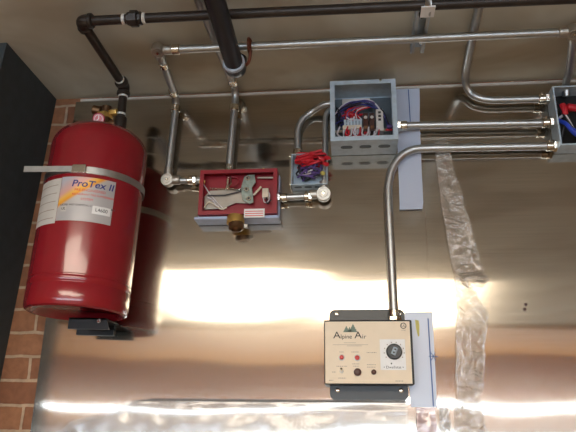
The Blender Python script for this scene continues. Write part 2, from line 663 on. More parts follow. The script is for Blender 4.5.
def patch(a0, a1, z0, z1, rad, n=28, th=.0006):
    """a sheet bent round the tank between two angles (0 faces -Y, positive towards +X)"""
    bm = bmesh.new()
    uv = bm.loops.layers.uv.new('UVMap')
    L, H = [], []
    for k in range(n+1):
        a = a0+(a1-a0)*k/n
        for lst, r in ((L, rad), (H, rad+th)):
            lst.append([bm.verts.new((TX+math.sin(a)*r, TY-math.cos(a)*r, z)) for z in (z0, z1)])
    for k in range(n):
        f = bm.faces.new((H[k][0], H[k+1][0], H[k+1][1], H[k][1]))
        for l, c in zip(f.loops, ((k/n, 0), ((k+1)/n, 0), ((k+1)/n, 1), (k/n, 1))):
            l[uv].uv = c
        bm.faces.new((H[k][1], H[k+1][1], L[k+1][1], L[k][1]))
        bm.faces.new((L[k][0], L[k+1][0], H[k+1][0], H[k][0]))
    bm.faces.new((L[0][0], H[0][0], H[0][1], L[0][1]))
    bm.faces.new((L[n][0], L[n][1], H[n][1], H[n][0]))
    return bm


rd = math.radians
LZ0, LZ1 = 2.071, 2.182
lab = obj('label_sheet', patch(rd(-14), rd(47), LZ0, LZ1, TR+.0004), 'label', tank, label='silver printed label with an orange flare')
WR = (TX, TY, TR+.0014)
tank.rotation_euler.y = rd(1.5)
text('lettering', 'ProTex II', .0235, 'navy', lab, LZ1-.018, (*WR, rd(22)), shear=.15, bold=.0003, squeeze=1.12)
text('lettering', 'PRE-ENGINEERED', .0085, 'redink', lab, LZ1-.034, (*WR, rd(20)), squeeze=1.1)
text('lettering', 'RESTAURANT FIRE SUPPRESSION', .0068, 'redink', lab, LZ1-.045, (*WR, rd(24)), squeeze=1.0)
text('lettering', 'SYSTEM', .0085, 'redink', lab, LZ1-.057, (*WR, rd(18)))
text('lettering', 'LISTED WET CHEMICAL CYLINDER ASSEMBLY', .0062, 'ink', lab, LZ1-.072, (*WR, rd(20)), squeeze=1.05)
pt = obj('label_patch', patch(rd(25), rd(45), LZ0+.021, LZ0+.041, TR+.0012, 10), 'white', lab)
text('lettering', 'L4600', .012, 'ink', pt, LZ0+.031, (TX, TY, TR+.002, rd(35)))
obj('approval_mark', patch(rd(-9), rd(-3), LZ0+.022, LZ0+.036, TR+.0012, 6), 'paper', lab)
text('lettering', 'UL', .009, 'ink', lab, LZ0+.029, (TX, TY, TR+.002, rd(-6)))
side = obj('instruction_sheet', patch(rd(-56), rd(-14.5), LZ0-.006, LZ1-.002, TR+.0004), 'paper', tank, label='plain off-white instruction sheet beside the printed label')
for k in range(5):
    z = LZ1-.02-k*.021
    obj('printed_line', patch(rd(-53), rd(-18), z, z+.0018, TR+.0011, 12, .0002), 'inkgrey', side)

TT = TB+.425+.070                                  # top of the dome
va = obj('valve', lathe([(.024, -.02), (.024, .006), (.018, .01), (.016, .03), (.019, .034), (.019, .05), (.013, .056), (.013, .072), (0, .074)], (TX, TY, TT), n=24), 'oldbrass', tank)
obj('hex_nut', hexa((TX-.001, TY, TT+.034), (TX-.001, TY, TT+.05), .023), 'brass', va)
obj('side_cap', cyl((TX-.013, TY-.004, TT+.058), (TX-.036, TY-.006, TT+.061), .0125), 'oldbrass', va)
obj('side_plug', hexa((TX+.014, TY-.006, TT+.05), (TX+.036, TY-.01, TT+.05), .010), 'brass', va)
gx = Vector((TX-.004, TY-.028, TT+.020))
gd = (CAM-gx).normalized()
ga = obj('pressure_gauge', lathe([(.004, -.02), (.015, -.006), (.0165, 0), (.0165, .006), (.0145, .007), (.0145, .0045), (0, .0045)], gx, (.2, -1, -.35), n=28), 'redbox', tank, label='small round gauge with a pink face')
ax = Vector((.2, -1, -.35)).normalized()
fc = obj('gauge_face', lathe([(.0143, 0), (.0143, .0008), (0, .0008)], gx+ax*.0046, ax, n=28), 'pink', ga)
e1 = ax.cross(Vector((0, 0, 1))).normalized() * -1
e2 = ax.cross(e1)
if e2.z < 0:
    e2 = -e2
c0 = gx+ax*.0062
obj('gauge_pointer', sweep([c0-e1*.006-e2*.006, c0, c0+e2*.009], .0012, 6), 'white', ga)
obj('gauge_scale', sweep([c0+(e1*math.cos(rd(a))+e2*math.sin(rd(a)))*.0105 for a in range(-40, 221, 20)], .0008, 5), 'white', ga)

# wall bracket that carries the tank
br = thing('mounting_bracket', 'black wall bracket with a steel clamp band around the red tank', 'bracket', (TX, -.004, 1.84))
br.rotation_euler.y = rd(1.5)
b = box((TX-.05, -.012, 1.84), (TX+.05, -.007, 2.30))
box((TX-.05, -.018, 2.19), (TX+.05, -.012, 2.22), b)
obj('back_plate', b, 'black', br, smooth=False)
b = slab([(TX-.034, 1.842), (TX+.072, 1.842), (TX+.062, 1.870), (TX-.034, 1.870)], -.10, -.095)
box((TX-.034, -.10, 1.866), (TX+.062, -.012, 1.870), b)
obj('foot', b, 'black', br, smooth=False)
obj('foot_bolt', hexa((TX+.045, -.104, 1.862), (TX+.045, -.098, 1.862), .006), 'fitting', br)
BZ = 2.200
bm = bmesh.new()
ring = []
for k in range(73):
    a = rd(-2)+2*PI*.999*k/72
    ring.append([bm.verts.new((TX+math.sin(a)*r, TY-math.cos(a)*r, BZ+dz)) for r, dz in ((TR+.0006, -.0085), (TR+.003, -.0085), (TR+.003, .0085), (TR+.0006, .0085))])
for a, c in zip(ring, ring[1:]):
    for k in range(4):
        bm.faces.new((a[k], a[(k+1) % 4], c[(k+1) % 4], c[k]))
band = obj('clamp_band', bm, 'emt', br)
b = box((TX-.128, TY-TR-.0062, BZ-.0075), (TX-.002, TY-TR-.0038, BZ+.0075))
obj('band_tail', b, 'emt', band, smooth=False)
bk = box((TX-.006, TY-TR-.009, BZ-.011), (TX+.028, TY-TR+.006, BZ+.011))
obj('buckle', bk, 'fitting', band, smooth=False, bevel=.002)

# ------------------------------------------------------------------ black iron pipe from the tank along the ceiling
PR = .0115
PX, PY, PZ = -.607, -.425, 2.5
bp = thing('black_iron_pipe', 'thin black iron pipe rising from the tank valve and running along the ceiling', 'pipe', (PX, TY, TT))
RZ = TT-.01
obj('pipe', sweep(fillet([(TX+.014, TY, TT+.02), (PX, TY, TT+.02), (PX, TY, TT+.035)], .01), PR*.8), 'oldbrass', bp)
obj('pipe', cyl((PX, TY, TT+.0), (PX, TY, PZ-.01), PR), 'blackpipe', bp)
obj('pipe', cyl((PX, TY-.01, PZ), (PX, PY+.008, PZ), PR), 'blackpipe', bp)
obj('pipe', cyl((PX+.01, PY, PZ), (-.478, PY, PZ), PR), 'blackpipe', bp)
obj('pipe', cyl((-.478, PY, PZ), (1.6, PY+.02, PZ), PR), 'blackpipe', bp)


def elbow(name, c, d1, d2, r, m, parent, reach=.022):
    c, d1, d2 = Vector(c), Vector(d1), Vector(d2)
    b = sweep(fillet([c+d1*reach, c, c+d2*reach], reach*.9), r)
    cyl(c+d1*reach*.75, c+d1*reach*1.25, r*1.16, bm=b)
    cyl(c+d2*reach*.75, c+d2*reach*1.25, r*1.16, bm=b)
    return obj(name, b, m, parent)


elbow('elbow', (PX, PY, PZ), (1, 0, 0), (0, 1, 0), .0155, 'blackpipe', bp)
elbow('elbow', (PX, TY, PZ), (0, -1, 0), (0, 0, -1), .0155, 'blackpipe', bp)
obj('coupling', cyl((PX, TY, TT-.004), (PX, TY, TT+.038), .0165), 'blackpipe', bp)
for z in (TT+.044, PZ-.034):
    obj('thread_tape', cyl((PX, TY, z), (PX, TY, z+.006), PR*1.12), 'tape', bp)
obj('thread_tape', cyl((PX, TY-.034, PZ), (PX, TY-.041, PZ), PR*1.12), 'tape', bp)
un = obj('union', lathe([(.0135, -.018), (.0155, -.016), (.0155, -.009), (.0195, -.009), (.0195, .007), (.0155, .009), (.0155, .016), (.0135, .018)], (-.480, PY, PZ), (1, 0, 0), 8), 'blackpipe', bp)
for x in (-.506, -.458):
    obj('thread_tape', cyl((x-.004, PY, PZ), (x+.004, PY, PZ), PR*1.12), 'tape', bp)

# large dark pipe coming from behind the viewer, ending in an elbow turned up into the ceiling
LX, LZ, LY = -.272, 2.458, -.262
lp = thing('drop_pipe', 'thick dark pipe hanging below the thin pipes, ending in a rounded elbow', 'pipe', (LX, LY, LZ))
obj('pipe', cyl((LX+.01, -1.3, LZ), (LX, LY-.02, LZ), .0225, 28), 'bluedark', lp)
b = sweep(fillet([(LX, LY-.03, LZ), (LX, LY, LZ), (LX, LY, LZ+.032)], .026), .0265, 28)
obj('elbow', b, 'bluedark', lp)
obj('collar', cyl((LX, LY-.036, LZ), (LX, LY-.024, LZ), .0275, 28), 'grommet', lp)
obj('pipe_clip', sweep([(LX+.036, -.2776+.0150*math.cos(rd(a)), 2.514+.0150*math.sin(rd(a))) for a in range(0, 361, 30)], .0042, 8, rz=.008), 'rust', lp)
obj('clip_stem', sweep(spline([(LX+.038, -.284, 2.499), (LX+.038, -.283, 2.482), (LX+.033, -.275, 2.468), (LX+.02, -.266, LZ+.004)], 5), .004, 8), 'rust', lp)

# ------------------------------------------------------------------ galvanised conduits
CR = .0102
CZ = 2.522


def pulley(parent, c, axis, d1, d2, r=.0175):
    """corner pulley elbow: a round ribbed cap facing axis, with two short hubs"""
    c, axis, d1, d2 = Vector(c), Vector(axis).normalized(), Vector(d1), Vector(d2)
    h = .012
    b = lathe([(r*.9, -h), (r, -h*.8), (r, h*.7), (r*.93, h), (r*.78, h), (r*.74, h*.8), (r*.56, h*.8), (r*.52, h*1.05), (r*.34, h*1.05), (r*.3, h*.75), (0, h*.75)], c, axis, 30)
    o = obj('corner_pulley', b, 'cast', parent)
    for d in (d1, d2):
        obj('hub', cyl(c+d*r*.8, c+d*(r*.8+.022), .0128), 'cast', o)
    obj('cap_screw', cyl(c+axis*h*.7, c+axis*h*1.15, r*.2), 'fitting', o)
    return o


def connector(parent, a, d, L=.026, r=.0135):
    a, d = Vector(a), Vector(d).normalized()
    b = cyl(a, a+d*L*.62, r)
    hexa(a+d*L*.62, a+d*L, r*1.25, b)
    o = obj('conduit_connector', b, 'fitting', parent)
    s = a+d*L*.3
    side = d.cross(Vector((0, 1, 0)))
    if side.length < .1:
        side = Vector((1, 0, 0))
    side = (side.normalized()+Vector((0, -1, 0))).normalized()
    obj('set_screw', cyl(s+side*r*.8, s+side*(r+.004), .0035, 10), 'fitting', o)
    return o


# A: ceiling run with three corner pulleys, dropping to the red box
A = thing('conduit_run', 'conduit under the ceiling turning at corner pulleys, down to the red box from left', 'conduit', (-.49, -.03, 2.26))
ax0, ay0 = -.470, -.2776
obj('conduit', cyl((ax0+.02, ay0, 2.514), (.53, ay0+.004, 2.514), CR), 'emt', A)
obj('conduit', sweep(fillet([(ax0-.001, ay0+.02, 2.514), (-.489, -.03, 2.514), (-.497, -.03, 2.285)], .035), CR), 'emt', A)
pulley(A, (ax0, ay0, 2.514), (0, -.25, -1), (1, 0, 0), (-.07, 1, 0))
obj('coupling', cyl((ax0+.036, ay0, 2.514), (ax0+.056, ay0, 2.514), .0135), 'fitting', A)
obj('coupling', cyl((-.4732, -.224, 2.514), (-.4748, -.204, 2.514), .0135), 'fitting', A)
obj('coupling', cyl((-.4885, -.064, 2.514), (-.4875, -.084, 2.514), .0135), 'fitting', A)
obj('coupling', cyl((-.4905, -.03, 2.495), (-.491, -.03, 2.475), .0135), 'fitting', A)
pulley(A, (-.496, -.03, 2.262), (0, -1, -.1), (0, 0, 1), (1, -.05, 0))
obj('conduit', cyl((-.47, -.03, 2.261), (-.395, -.032, 2.259), CR*.8), 'emt', A)
connector(A, (-.44, -.031, 2.26), (1, -.02, -.02), .026, .011)
pulley(A, (.540, ay0+.004, 2.514), (0, -.25, -1), (-1, 0, 0), (.27, .96, 0))
obj('conduit', sweep(fillet([(.545, ay0+.02, 2.514), (.585, -.10, 2.514), (.592, -.04, 2.508), (.594, -.03, 2.478)], .02), CR), 'emt', A)

# B: straight conduit from the ceiling down into the top of the red box
B = thing('conduit_run', 'conduit crossing the ceiling beside the thick dark pipe, down into the top of red box', 'conduit', (-.325, -.03, 2.28))
obj('conduit', sweep(fillet([(-.366, -1.3, 2.537), (-.316, -.03, 2.537), (-.326, -.03, 2.285)], .035), CR), 'emt', B)
obj('coupling', cyl((-.3163, -.068, 2.537), (-.3166, -.09, 2.537), .0135), 'fitting', B)
obj('coupling', cyl((-.3185, -.03, 2.49), (-.319, -.03, 2.47), .0135), 'fitting', B)
connector(B, (-.3255, -.03, 2.303), (0, 0, -1), .028, .0125)

# C: bent conduit at the right
Cc = thing('conduit_run', 'bent galvanised conduit sweeping off the ceiling into the upper side of the corner wire box', 'conduit', (.54, -.03, 2.472))
obj('conduit', sweep(spline([(.299, -1.2, 2.539), (.304, -.75, 2.539), (.308, -.40, 2.539), (.317, -.18, 2.539), (.323, -.085, 2.538), (.328, -.045, 2.522), (.339, -.03, 2.503), (.357, -.03, 2.486), (.388, -.03, 2.476), (.43, -.03, 2.474), (.549, -.03, 2.472)], 8), CR), 'emt', Cc)
connector(Cc, (.519, -.03, 2.4725), (1, 0, 0), .028)

# D: level conduit between the two open boxes
Dd = thing('conduit_run', 'upper of the two level conduits, joining the open wiring box to the corner wire box', 'conduit', (.33, -.035, 2.4))
obj('conduit', cyl((.131, -.035, 2.404), (.549, -.035, 2.397), CR), 'emt', Dd)
connector(Dd, (.163, -.035, 2.4035), (-1, 0, 0), .028)
connector(Dd, (.519, -.035, 2.3975), (1, 0, 0), .028)

# E: from the control panel up, round a bend, to the right-hand box
Ee = thing('conduit_run', 'galvanised conduit rising from the cream control panel and bending right to the corner wire box', 'conduit', (.105, -.03, 1.87))
obj('conduit', sweep(spline([(.107, -.03, 1.862), (.1062, -.03, 1.95), (.1052, -.03, 2.08), (.1048, -.03, 2.19), (.107, -.03, 2.235), (.118, -.03, 2.278), (.140, -.03, 2.312), (.168, -.03, 2.330), (.20, -.03, 2.3355), (.30, -.03, 2.3345), (.555, -.03, 2.331)], 8), CR*1.06), 'emt', Ee)
connector(Ee, (.107, -.03, 1.898), (0, 0, -1), .028)
connector(Ee, (.522, -.03, 2.3315), (1, 0, 0), .028)

# F: from the red box right to a pulley and up beside the open wiring box
Ff = thing('conduit_run', 'short conduit from the red box to a round corner pulley, then up', 'conduit', (-.068, -.03, 2.21))
obj('conduit', cyl((-.195, -.03, 2.203), (-.085, -.03, 2.206), CR*.85), 'emt', Ff)
connector(Ff, (-.165, -.03, 2.2035), (-1, 0, 0), .028, .0115)
connector(Ff, (-.118, -.03, 2.205), (1, 0, 0), .02, .0115)
pulley(Ff, (-.066, -.032, 2.209), (0, -1, -.12), (-1, 0, 0), (.05, 0, 1), .0195)
obj('conduit', sweep(fillet([(-.064, -.03, 2.235), (-.0595, -.03, 2.45), (-.038, -.03, 2.475)], .02), CR*.7), 'emt', Ff)

# G: curved conduit from the small box up to the wiring box
Gg = thing('conduit_run', 'curved conduit arching from the small red-wired box up to the open wiring box', 'conduit', (-.137, -.03, 2.33))
obj('conduit', sweep(spline([(-.137, -.028, 2.318), (-.137, -.028, 2.36), (-.136, -.028, 2.405), (-.124, -.028, 2.437), (-.098, -.028, 2.460), (-.066, -.045, 2.470), (-.042, -.05, 2.472)], 8), CR*.85), 'emt', Gg)
connector(Gg, (-.137, -.028, 2.345), (0, 0, -1), .022, .011)

# ------------------------------------------------------------------ pipe hanger
h = thing('pipe_hanger', 'steel ceiling channel with a clamp holding the black iron pipe', 'hanger', (.18, -.3, CEIL))
b = box((.165, -.47, CEIL-.003), (.199, -.19, CEIL-.0005))
box((.165, -.47, CEIL-.022), (.168, -.19, CEIL-.003), b)
box((.196, -.47, CEIL-.022), (.199, -.19, CEIL-.003), b)
obj('channel', b, 'galv', h, smooth=False)
for x in (.171, .193):
    obj('channel_rail', box((x-.003, -.42, CEIL-.024), (x+.003, -.195, CEIL-.019)), 'emt', h, smooth=False)
b = sweep([(.181, PY+.008+.0155*math.cos(rd(a)), PZ+.0155*math.sin(rd(a))) for a in range(-180, 181, 20)], .003, 8, rz=.011)
box((.172, PY+.004, PZ+.012), (.190, PY+.012, CEIL-.003), b)
cl = obj('clamp', b, 'emt', h)
obj('sticker', box((.166, PY-.016, PZ-.022), (.196, PY+.020, PZ-.0185)), 'white', cl, smooth=False)
obj('clamp_bolt', hexa((.178, -.36, CEIL-.036), (.178, -.36, CEIL-.003), .008), 'black', h)
obj('clamp_bolt', cyl((.186, -.245, CEIL-.03), (.186, -.245, CEIL-.003), .005), 'fitting', h)

# ------------------------------------------------------------------ red release box
RB = (-.396, -.068, 2.146), (-.187, -.034, 2.273)
rb = thing('release_box', 'open red steel box with a metal lever mechanism inside, on a blue-grey base', 'box', (-.29, -.005, 2.14))
b = box((-.404, -.0335, 2.1445), (-.184, -.008, 2.268))
box((-.408, -.058, 2.136), (-.182, -.008, 2.1444), b)
bs = obj('base', b, 'bluegrey', rb, smooth=False, bevel=.002, label='blue-grey steel back box')
b = open_box(*RB, .0025, .0105)
ho = obj('housing', b, 'redbox', rb, smooth=False)
b = slab([(-.384, 2.168), (-.387, 2.205), (-.372, 2.222), (-.29, 2.225), (-.262, 2.212), (-.258, 2.182), (-.30, 2.185), (-.335, 2.170)], -.046, -.043)
mp_ = obj('mechanism_plate', b, 'greyplate', rb, smooth=False, bevel=.0008)
obj('tension_spring', sweep([(-.372+.09*k/120, -.050+.003*math.cos(k*.9), 2.227+.003*math.sin(k*.9)-.006*k/120) for k in range(121)], .0011, 5), 'fitting', rb)
obj('pull_wire', sweep([(-.394, -.05, 2.246), (-.380, -.05, 2.225), (-.372, -.05, 2.212), (-.345, -.051, 2.180), (-.330, -.051, 2.165)], .0016, 6), 'wire_white', rb)
obj('pull_wire', sweep([(-.376, -.052, 2.206), (-.33, -.053, 2.205), (-.27, -.052, 2.219)], .0018, 6), 'wire_black', rb)
obj('pull_wire', sweep(spline([(-.384, -.05, 2.172), (-.372, -.053, 2.186), (-.352, -.053, 2.176), (-.338, -.053, 2.166), (-.322, -.052, 2.170)], 6), .0022, 6), 'ivory', rb)
obj('pull_wire', sweep(spline([(-.376, -.053, 2.200), (-.360, -.054, 2.190), (-.352, -.054, 2.178), (-.344, -.053, 2.172)], 6), .0018, 6), 'wire_white', rb)
obj('pull_wire', sweep(spline([(-.318, -.05, 2.262), (-.314, -.052, 2.24), (-.322, -.052, 2.228), (-.300, -.053, 2.220), (-.284, -.05, 2.222)], 6), .0018, 6), 'fitting', rb)
b = slab([(-.281, 2.190), (-.286, 2.225), (-.278, 2.256), (-.268, 2.262), (-.250, 2.262), (-.246, 2.240), (-.256, 2.225), (-.250, 2.182), (-.262, 2.178)], -.056, -.050)
lv = obj('lever_plate', b, 'greenplate', rb, smooth=False, bevel=.001)
for x, z in ((-.268, 2.250), (-.270, 2.218), (-.263, 2.192)):
    obj('pivot', cyl((x, -.057, z), (x, -.061, z), .0065), 'fitting', lv)
    obj('pivot_hole', cyl((x, -.061, z), (x, -.0618, z), .003), 'ink', lv)
obj('ring_handle', sweep([(-.312+.018*math.cos(rd(a)), -.047, 2.246+.014*math.sin(rd(a))) for a in range(0, 361, 20)], .0022, 8), 'redbox', rb)
obj('conduit_stub', cyl((-.324, -.045, 2.262), (-.326, -.045, 2.222), .004), 'fitting', rb)
obj('cable', cyl((-.243, -.046, 2.256), (-.198, -.046, 2.255), .003), 'greyplate', rb)
obj('link_rod', cyl((-.252, -.05, 2.204), (-.232, -.05, 2.228), .003), 'ivory', rb)
sw = obj('micro_switch', box((-.229, -.05, 2.198), (-.212, -.037, 2.224)), 'ivory', rb, smooth=False, bevel=.0015)
obj('switch_lead', sweep(spline([(-.226, -.048, 2.199), (-.222, -.05, 2.184), (-.212, -.05, 2.186), (-.209, -.048, 2.205), (-.214, -.048, 2.216)], 5), .0016, 6), 'wire_white', sw)
obj('switch_lead', sweep(spline([(-.218, -.048, 2.2), (-.214, -.052, 2.178), (-.205, -.05, 2.19)], 5), .0016, 6), 'wire_black', sw)
b = lathe([(.006, 0), (.0225, .002), (.0235, .006), (.0235, .022), (.021, .025), (0, .025)], (-.297, -.051, 2.146), (0, -.12, -1), 28)
kn = obj('brass_knob', b, 'brass', rb, label='round brass fitting under the box')
obj('knurled_ring', lathe([(.012, .024), (.0205, .025), (.0205, .038), (.014, .041), (.014, .034), (0, .034)], (-.297, -.051, 2.146), (.1, -.2, -1), 14), 'oldbrass', kn)
obj('wing', box((-.281, -.056, 2.112), (-.264, -.049, 2.122)), 'cast', kn, smooth=False, bevel=.001)
tg_ = obj('tag', box((-.272, -.0715, 2.134), (-.218, -.0695, 2.158)), 'white', rb, smooth=False, label='small white printed tag')
for k in range(3):
    obj('printed_line', box((-.269, -.0722, 2.138+k*.006), (-.222, -.0714, 2.140+k*.006)), 'redink', tg_, smooth=False)
obj('seal', sweep([(-.229, -.04, 2.273), (-.2285, -.04, 2.286)], [.004, .0025], 8), 'yellow', rb)
obj('gland', hexa((-.402, -.05, 2.247), (-.386, -.05, 2.247), .005), 'brass', rb)

# ------------------------------------------------------------------ small junction box full of red wires
jb = thing('junction_box', 'small open metal box stuffed with red and purple wires', 'box', (-.104, -.008, 2.24))
jx0, jx1, jz0, jz1 = -.151, -.055, 2.231, 2.322
obj('housing', open_box((jx0, -.05, jz0), (jx1, -.008, jz1), .002), 'galv', jb, smooth=False)
for x0 in (-.144, -.117, -.090):
    b = bmesh.new()
    lo_ = [b.verts.new((x, y, jz0-.0008)) for x, y in rrect(x0, x0+.02, -.038, -.027, .0054)]
    hi_ = [b.verts.new((v.co.x, v.co.y, jz0+.0004)) for v in lo_]
    b.faces.new(lo_)
    for i in range(len(lo_)):
        b.faces.new((lo_[i], hi_[i], hi_[(i+1) % len(lo_)], lo_[(i+1) % len(lo_)]))
    obj('knockout', b, 'slot', jb, smooth=False)
obj('side_plate', box((jx0-.005, -.053, jz0-.003), (jx0-.001, -.006, jz1+.002)), 'fitting', jb, smooth=False)
for z in (jz0+.004, jz1-.006):
    obj('screw', cyl((jx0-.003, -.053, z), (jx0-.003, -.057, z), .004, 12), 'fitting', jb)
rnd = random.Random(5)


def loop_wire(parent, m, lo, hi, n, r, name='wire', rng=rnd, y=(-.05, -.02)):
    pts = [(rng.uniform(lo[0], hi[0]), rng.uniform(*y), rng.uniform(lo[1], hi[1])) for _ in range(n)]
    return obj(name, sweep(spline(pts, 6), r, 7), m, parent)


for k in range(9):
    loop_wire(jb, 'wire_red', (jx0+.01, 2.29), (jx1-.004, 2.327), 5, .0032, y=(-.062, -.02))
for k in range(7):
    loop_wire(jb, 'wire_purple', (jx0+.012, 2.253), (jx1-.012, 2.305), 5, .0026, y=(-.055, -.02))
for k in range(3):
    loop_wire(jb, 'wire_black', (jx0+.012, 2.253), (jx1-.02, 2.30), 5, .0026, y=(-.053, -.02))
loop_wire(jb, 'wire_white', (jx0+.02, 2.255), (jx1-.02, 2.285), 5, .0018, y=(-.057, -.03))
for k in range(6):
    c = Vector((rnd.uniform(jx0+.015, jx1+.004), rnd.uniform(-.065, -.045), rnd.uniform(2.292, 2.325)))
    if k < 2:
        c = Vector((jx1+.001-.01*k, -.055, 2.285+.012*k))
    d = Vector((rnd.uniform(-1, 1), -.6, rnd.uniform(-.8, .8))).normalized()
    obj('wire_nut', lathe([(.0055, 0), (.0062, .004), (.005, .014), (.003, .017), (0, .018)], c, d, 10), 'wire_red', jb)
obj('wire_nut', lathe([(.006, 0), (.0066, .004), (.005, .013), (0, .017)], (-.069, -.052, 2.262), (.3, -.8, -.4), 10), 'yellow', jb)

# ------------------------------------------------------------------ open wiring box
eb = thing('wiring_box', 'large open galvanised box with relays, a terminal strip and looped wires', 'box', (.045, -.008, 2.332))
ex0, ex1, ez0, ez1, ey = -.044, .1325, 2.332, 2.512, -.10
obj('housing', open_box((ex0, ey, ez0), (ex1, -.008, ez1), .003, .0125), 'galv', eb, smooth=False)
bm = bmesh.new()
for x0 in (-.018, .032, .082):
    o_ = rrect(x0, x0+.032, -.069, -.051, .0088)
    a = [bm.verts.new((x, y, ez0-.0008)) for x, y in o_]
    c = [bm.verts.new((x, y, ez0+.0004)) for x, y in o_]
    bm.faces.new(a)
    for i in range(len(a)):
        bm.faces.new((a[i], c[i], c[(i+1) % len(a)], a[(i+1) % len(a)]))
    obj('knockout', bm, 'slot', eb, smooth=False)
    bm = bmesh.new()
bm.free()
obj('back_panel', box((ex0+.008, -.014, ez0+.008), (ex1-.008, -.0105, ez1-.008)), 'slot', eb, smooth=False)
obj('rating_label', box((-.012, -.0165, 2.478), (.066, -.0145, 2.503)), 'paper', eb, smooth=False)
ts = obj('terminal_strip', box((-.012, -.052, 2.390), (.040, -.02, 2.402)), 'ivory', eb, smooth=False, bevel=.0008)
box_rows = []
for k in range(6):
    x = -.008+k*.0085
    obj('terminal', box((x, -.05, 2.403), (x+.0065, -.022, 2.420)), 'galv', ts, smooth=False)
    obj('terminal', box((x, -.05, 2.376), (x+.0065, -.022, 2.389)), 'wire_red' if k % 2 else 'galv', ts, smooth=False)
obj('mounting_rail', box((-.036, -.03, 2.391), (.118, -.0145, 2.399)), 'fitting', eb, smooth=False)
for x in (.044, .061):
    r_ = obj('relay', box((x, -.062, 2.378), (x+.0135, -.018, 2.432)), 'darkbrown', eb, smooth=False, bevel=.001)
    obj('relay_cap', lathe([(.0045, 0), (.0045, .002), (0, .002)], (x+.0067, -.062, 2.418), (0, -1, 0), 14), 'paper', r_)
    obj('relay_pin', box((x+.002, -.064, 2.384), (x+.0115, -.0618, 2.392)), 'oldbrass', r_, smooth=False)
sb = obj('socket_block', box((.079, -.056, 2.380), (.0985, -.018, 2.446)), 'paper', eb, smooth=False, bevel=.001)
for k in range(3):
    obj('socket_hole', box((.085, -.0568, 2.410+k*.011), (.0925, -.0555, 2.4165+k*.011)), 'ink', sb, smooth=False)
rn = random.Random(12)
for k in range(9):          # loom that arches over the parts
    j = lambda s=.006: rn.uniform(-s, s)
    pts = [(-.036, -.04+j(), 2.440+j()), (-.005, -.05+j(), 2.462+j(.008)), (.03, -.055+j(), 2.470+j(.008)), (.07, -.055+j(), 2.462+j(.008)), (.099, -.05+j(), 2.435+j(.006)), (.114, -.045+j(), 2.402+j(.005)), (.124, -.04, 2.396+j(.004))]
    obj('wire', sweep(spline(pts, 6), .0021, 7), ('wire_blue', 'wire_black', 'wire_blue', 'wire_purple', 'wire_black', 'wire_blue', 'wire_white', 'wire_black', 'wire_purple')[k], eb)
for k in range(5):          # red leads above the strip
    x = -.004+k*.0105
    obj('wire', sweep(spline([(x, -.045, 2.418), (x-.006+rn.uniform(-.01, .01), -.055, 2.436), (x+.01, -.05, 2.452), (x+.03, -.048, 2.458)], 6), .0019, 7), ('wire_red', 'wire_purple', 'wire_red', 'wire_white', 'wire_red')[k], eb)
for k in range(6):          # white and red loops below
    x = -.01+k*.0125
    m = ('wire_white', 'wire_red', 'wire_red', 'wire_white', 'wire_white', 'wire_red')[k]
    obj('wire', sweep(spline([(x, -.05, 2.388), (x+.002, -.06, 2.362+rn.uniform(-.006, .002)), (x+.016, -.062, 2.352), (x+.030, -.06, 2.362), (x+.034, -.055, 2.384)], 6), .0019, 7), m, eb)
for k in range(7):
    loop_wire(eb, ('wire_red', 'wire_purple', 'wire_red', 'wire_white', 'wire_red', 'wire_blue', 'wire_white')[k], (-.022, 2.418), (.044, 2.452), 5, .002, rng=rn, y=(-.056, -.03))
for k in range(4):
    x = -.02+k*.022
    obj('wire', sweep(spline([(x, -.056, 2.395), (x-.006, -.066, 2.368), (x+.012, -.07, 2.352+rn.uniform(0, .004)), (x+.03, -.066, 2.366), (x+.034, -.06, 2.39)], 6), .0023, 7), 'wire_white' if k != 1 else 'wire_red', eb)
for k in range(4):          # blue slack at the left
    loop_wire(eb, 'wire_blue' if k % 2 else 'wire_black', (-.034, 2.40), (-.008, 2.46), 5, .002, rng=rn, y=(-.05, -.02))
loop_wire(eb, 'wire_red', (.106, 2.385), (.124, 2.405), 4, .0028, rng=rn)
obj('wire_nut', lathe([(.005, 0), (.0058, .004), (.0045, .013), (0, .017)], (.108, -.05, 2.394), (1, -.2, -.1), 10), 'wire_purple', eb)
obj('lip_screw', cyl((.092, ey+.001, ez1-.004), (.092, ey-.005, ez1-.004), .0035, 10), 'fitting', eb)

# ------------------------------------------------------------------ corner wire box at the right edge
cb = thing('wire_box', 'open box in the upper corner with thick red and blue wires', 'box', (.61, -.008, 2.33))
obj('housing', open_box((.549, -.062, 2.318), (.70, -.008, 2.492), .0025, .004), 'galv', cb, smooth=False)
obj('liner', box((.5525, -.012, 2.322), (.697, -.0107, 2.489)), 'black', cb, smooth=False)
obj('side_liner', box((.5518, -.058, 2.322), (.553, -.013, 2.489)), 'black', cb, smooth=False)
rn = random.Random(4)
for k in range(3):
    obj('wire', sweep(spline([(.557, -.03, 2.472-.07*k), (.566+.004*k, -.05, 2.43-.02*k), (.578, -.055, 2.39+.01*k), (.60, -.05, 2.362-.006*k), (.64, -.045, 2.35)], 6), .0035, 8), ('wire_black', 'wire_white', 'wire_black')[k], cb)
obj('wire', sweep(spline([(.562, -.04, 2.40), (.572, -.058, 2.38), (.588, -.06, 2.352), (.61, -.055, 2.344), (.65, -.05, 2.35)], 6), .0055, 8), 'wire_bright_blue', cb)
obj('wire', sweep(spline([(.58, -.05, 2.372), (.60, -.058, 2.358), (.64, -.05, 2.366)], 6), .0055, 8), 'wire_bright_blue', cb)
obj('wire_nut', lathe([(.009, 0), (.010, .006), (.0085, .03), (.005, .036), (0, .037)], (.573, -.047, 2.442), (.08, -.2, -1), 14), 'wire_red', cb)
obj('wire_nut', lathe([(.009, 0), (.010, .006), (.0085, .028), (0, .037)], (.612, -.05, 2.428), (-1, -.1, .2), 14), 'wire_red', cb)
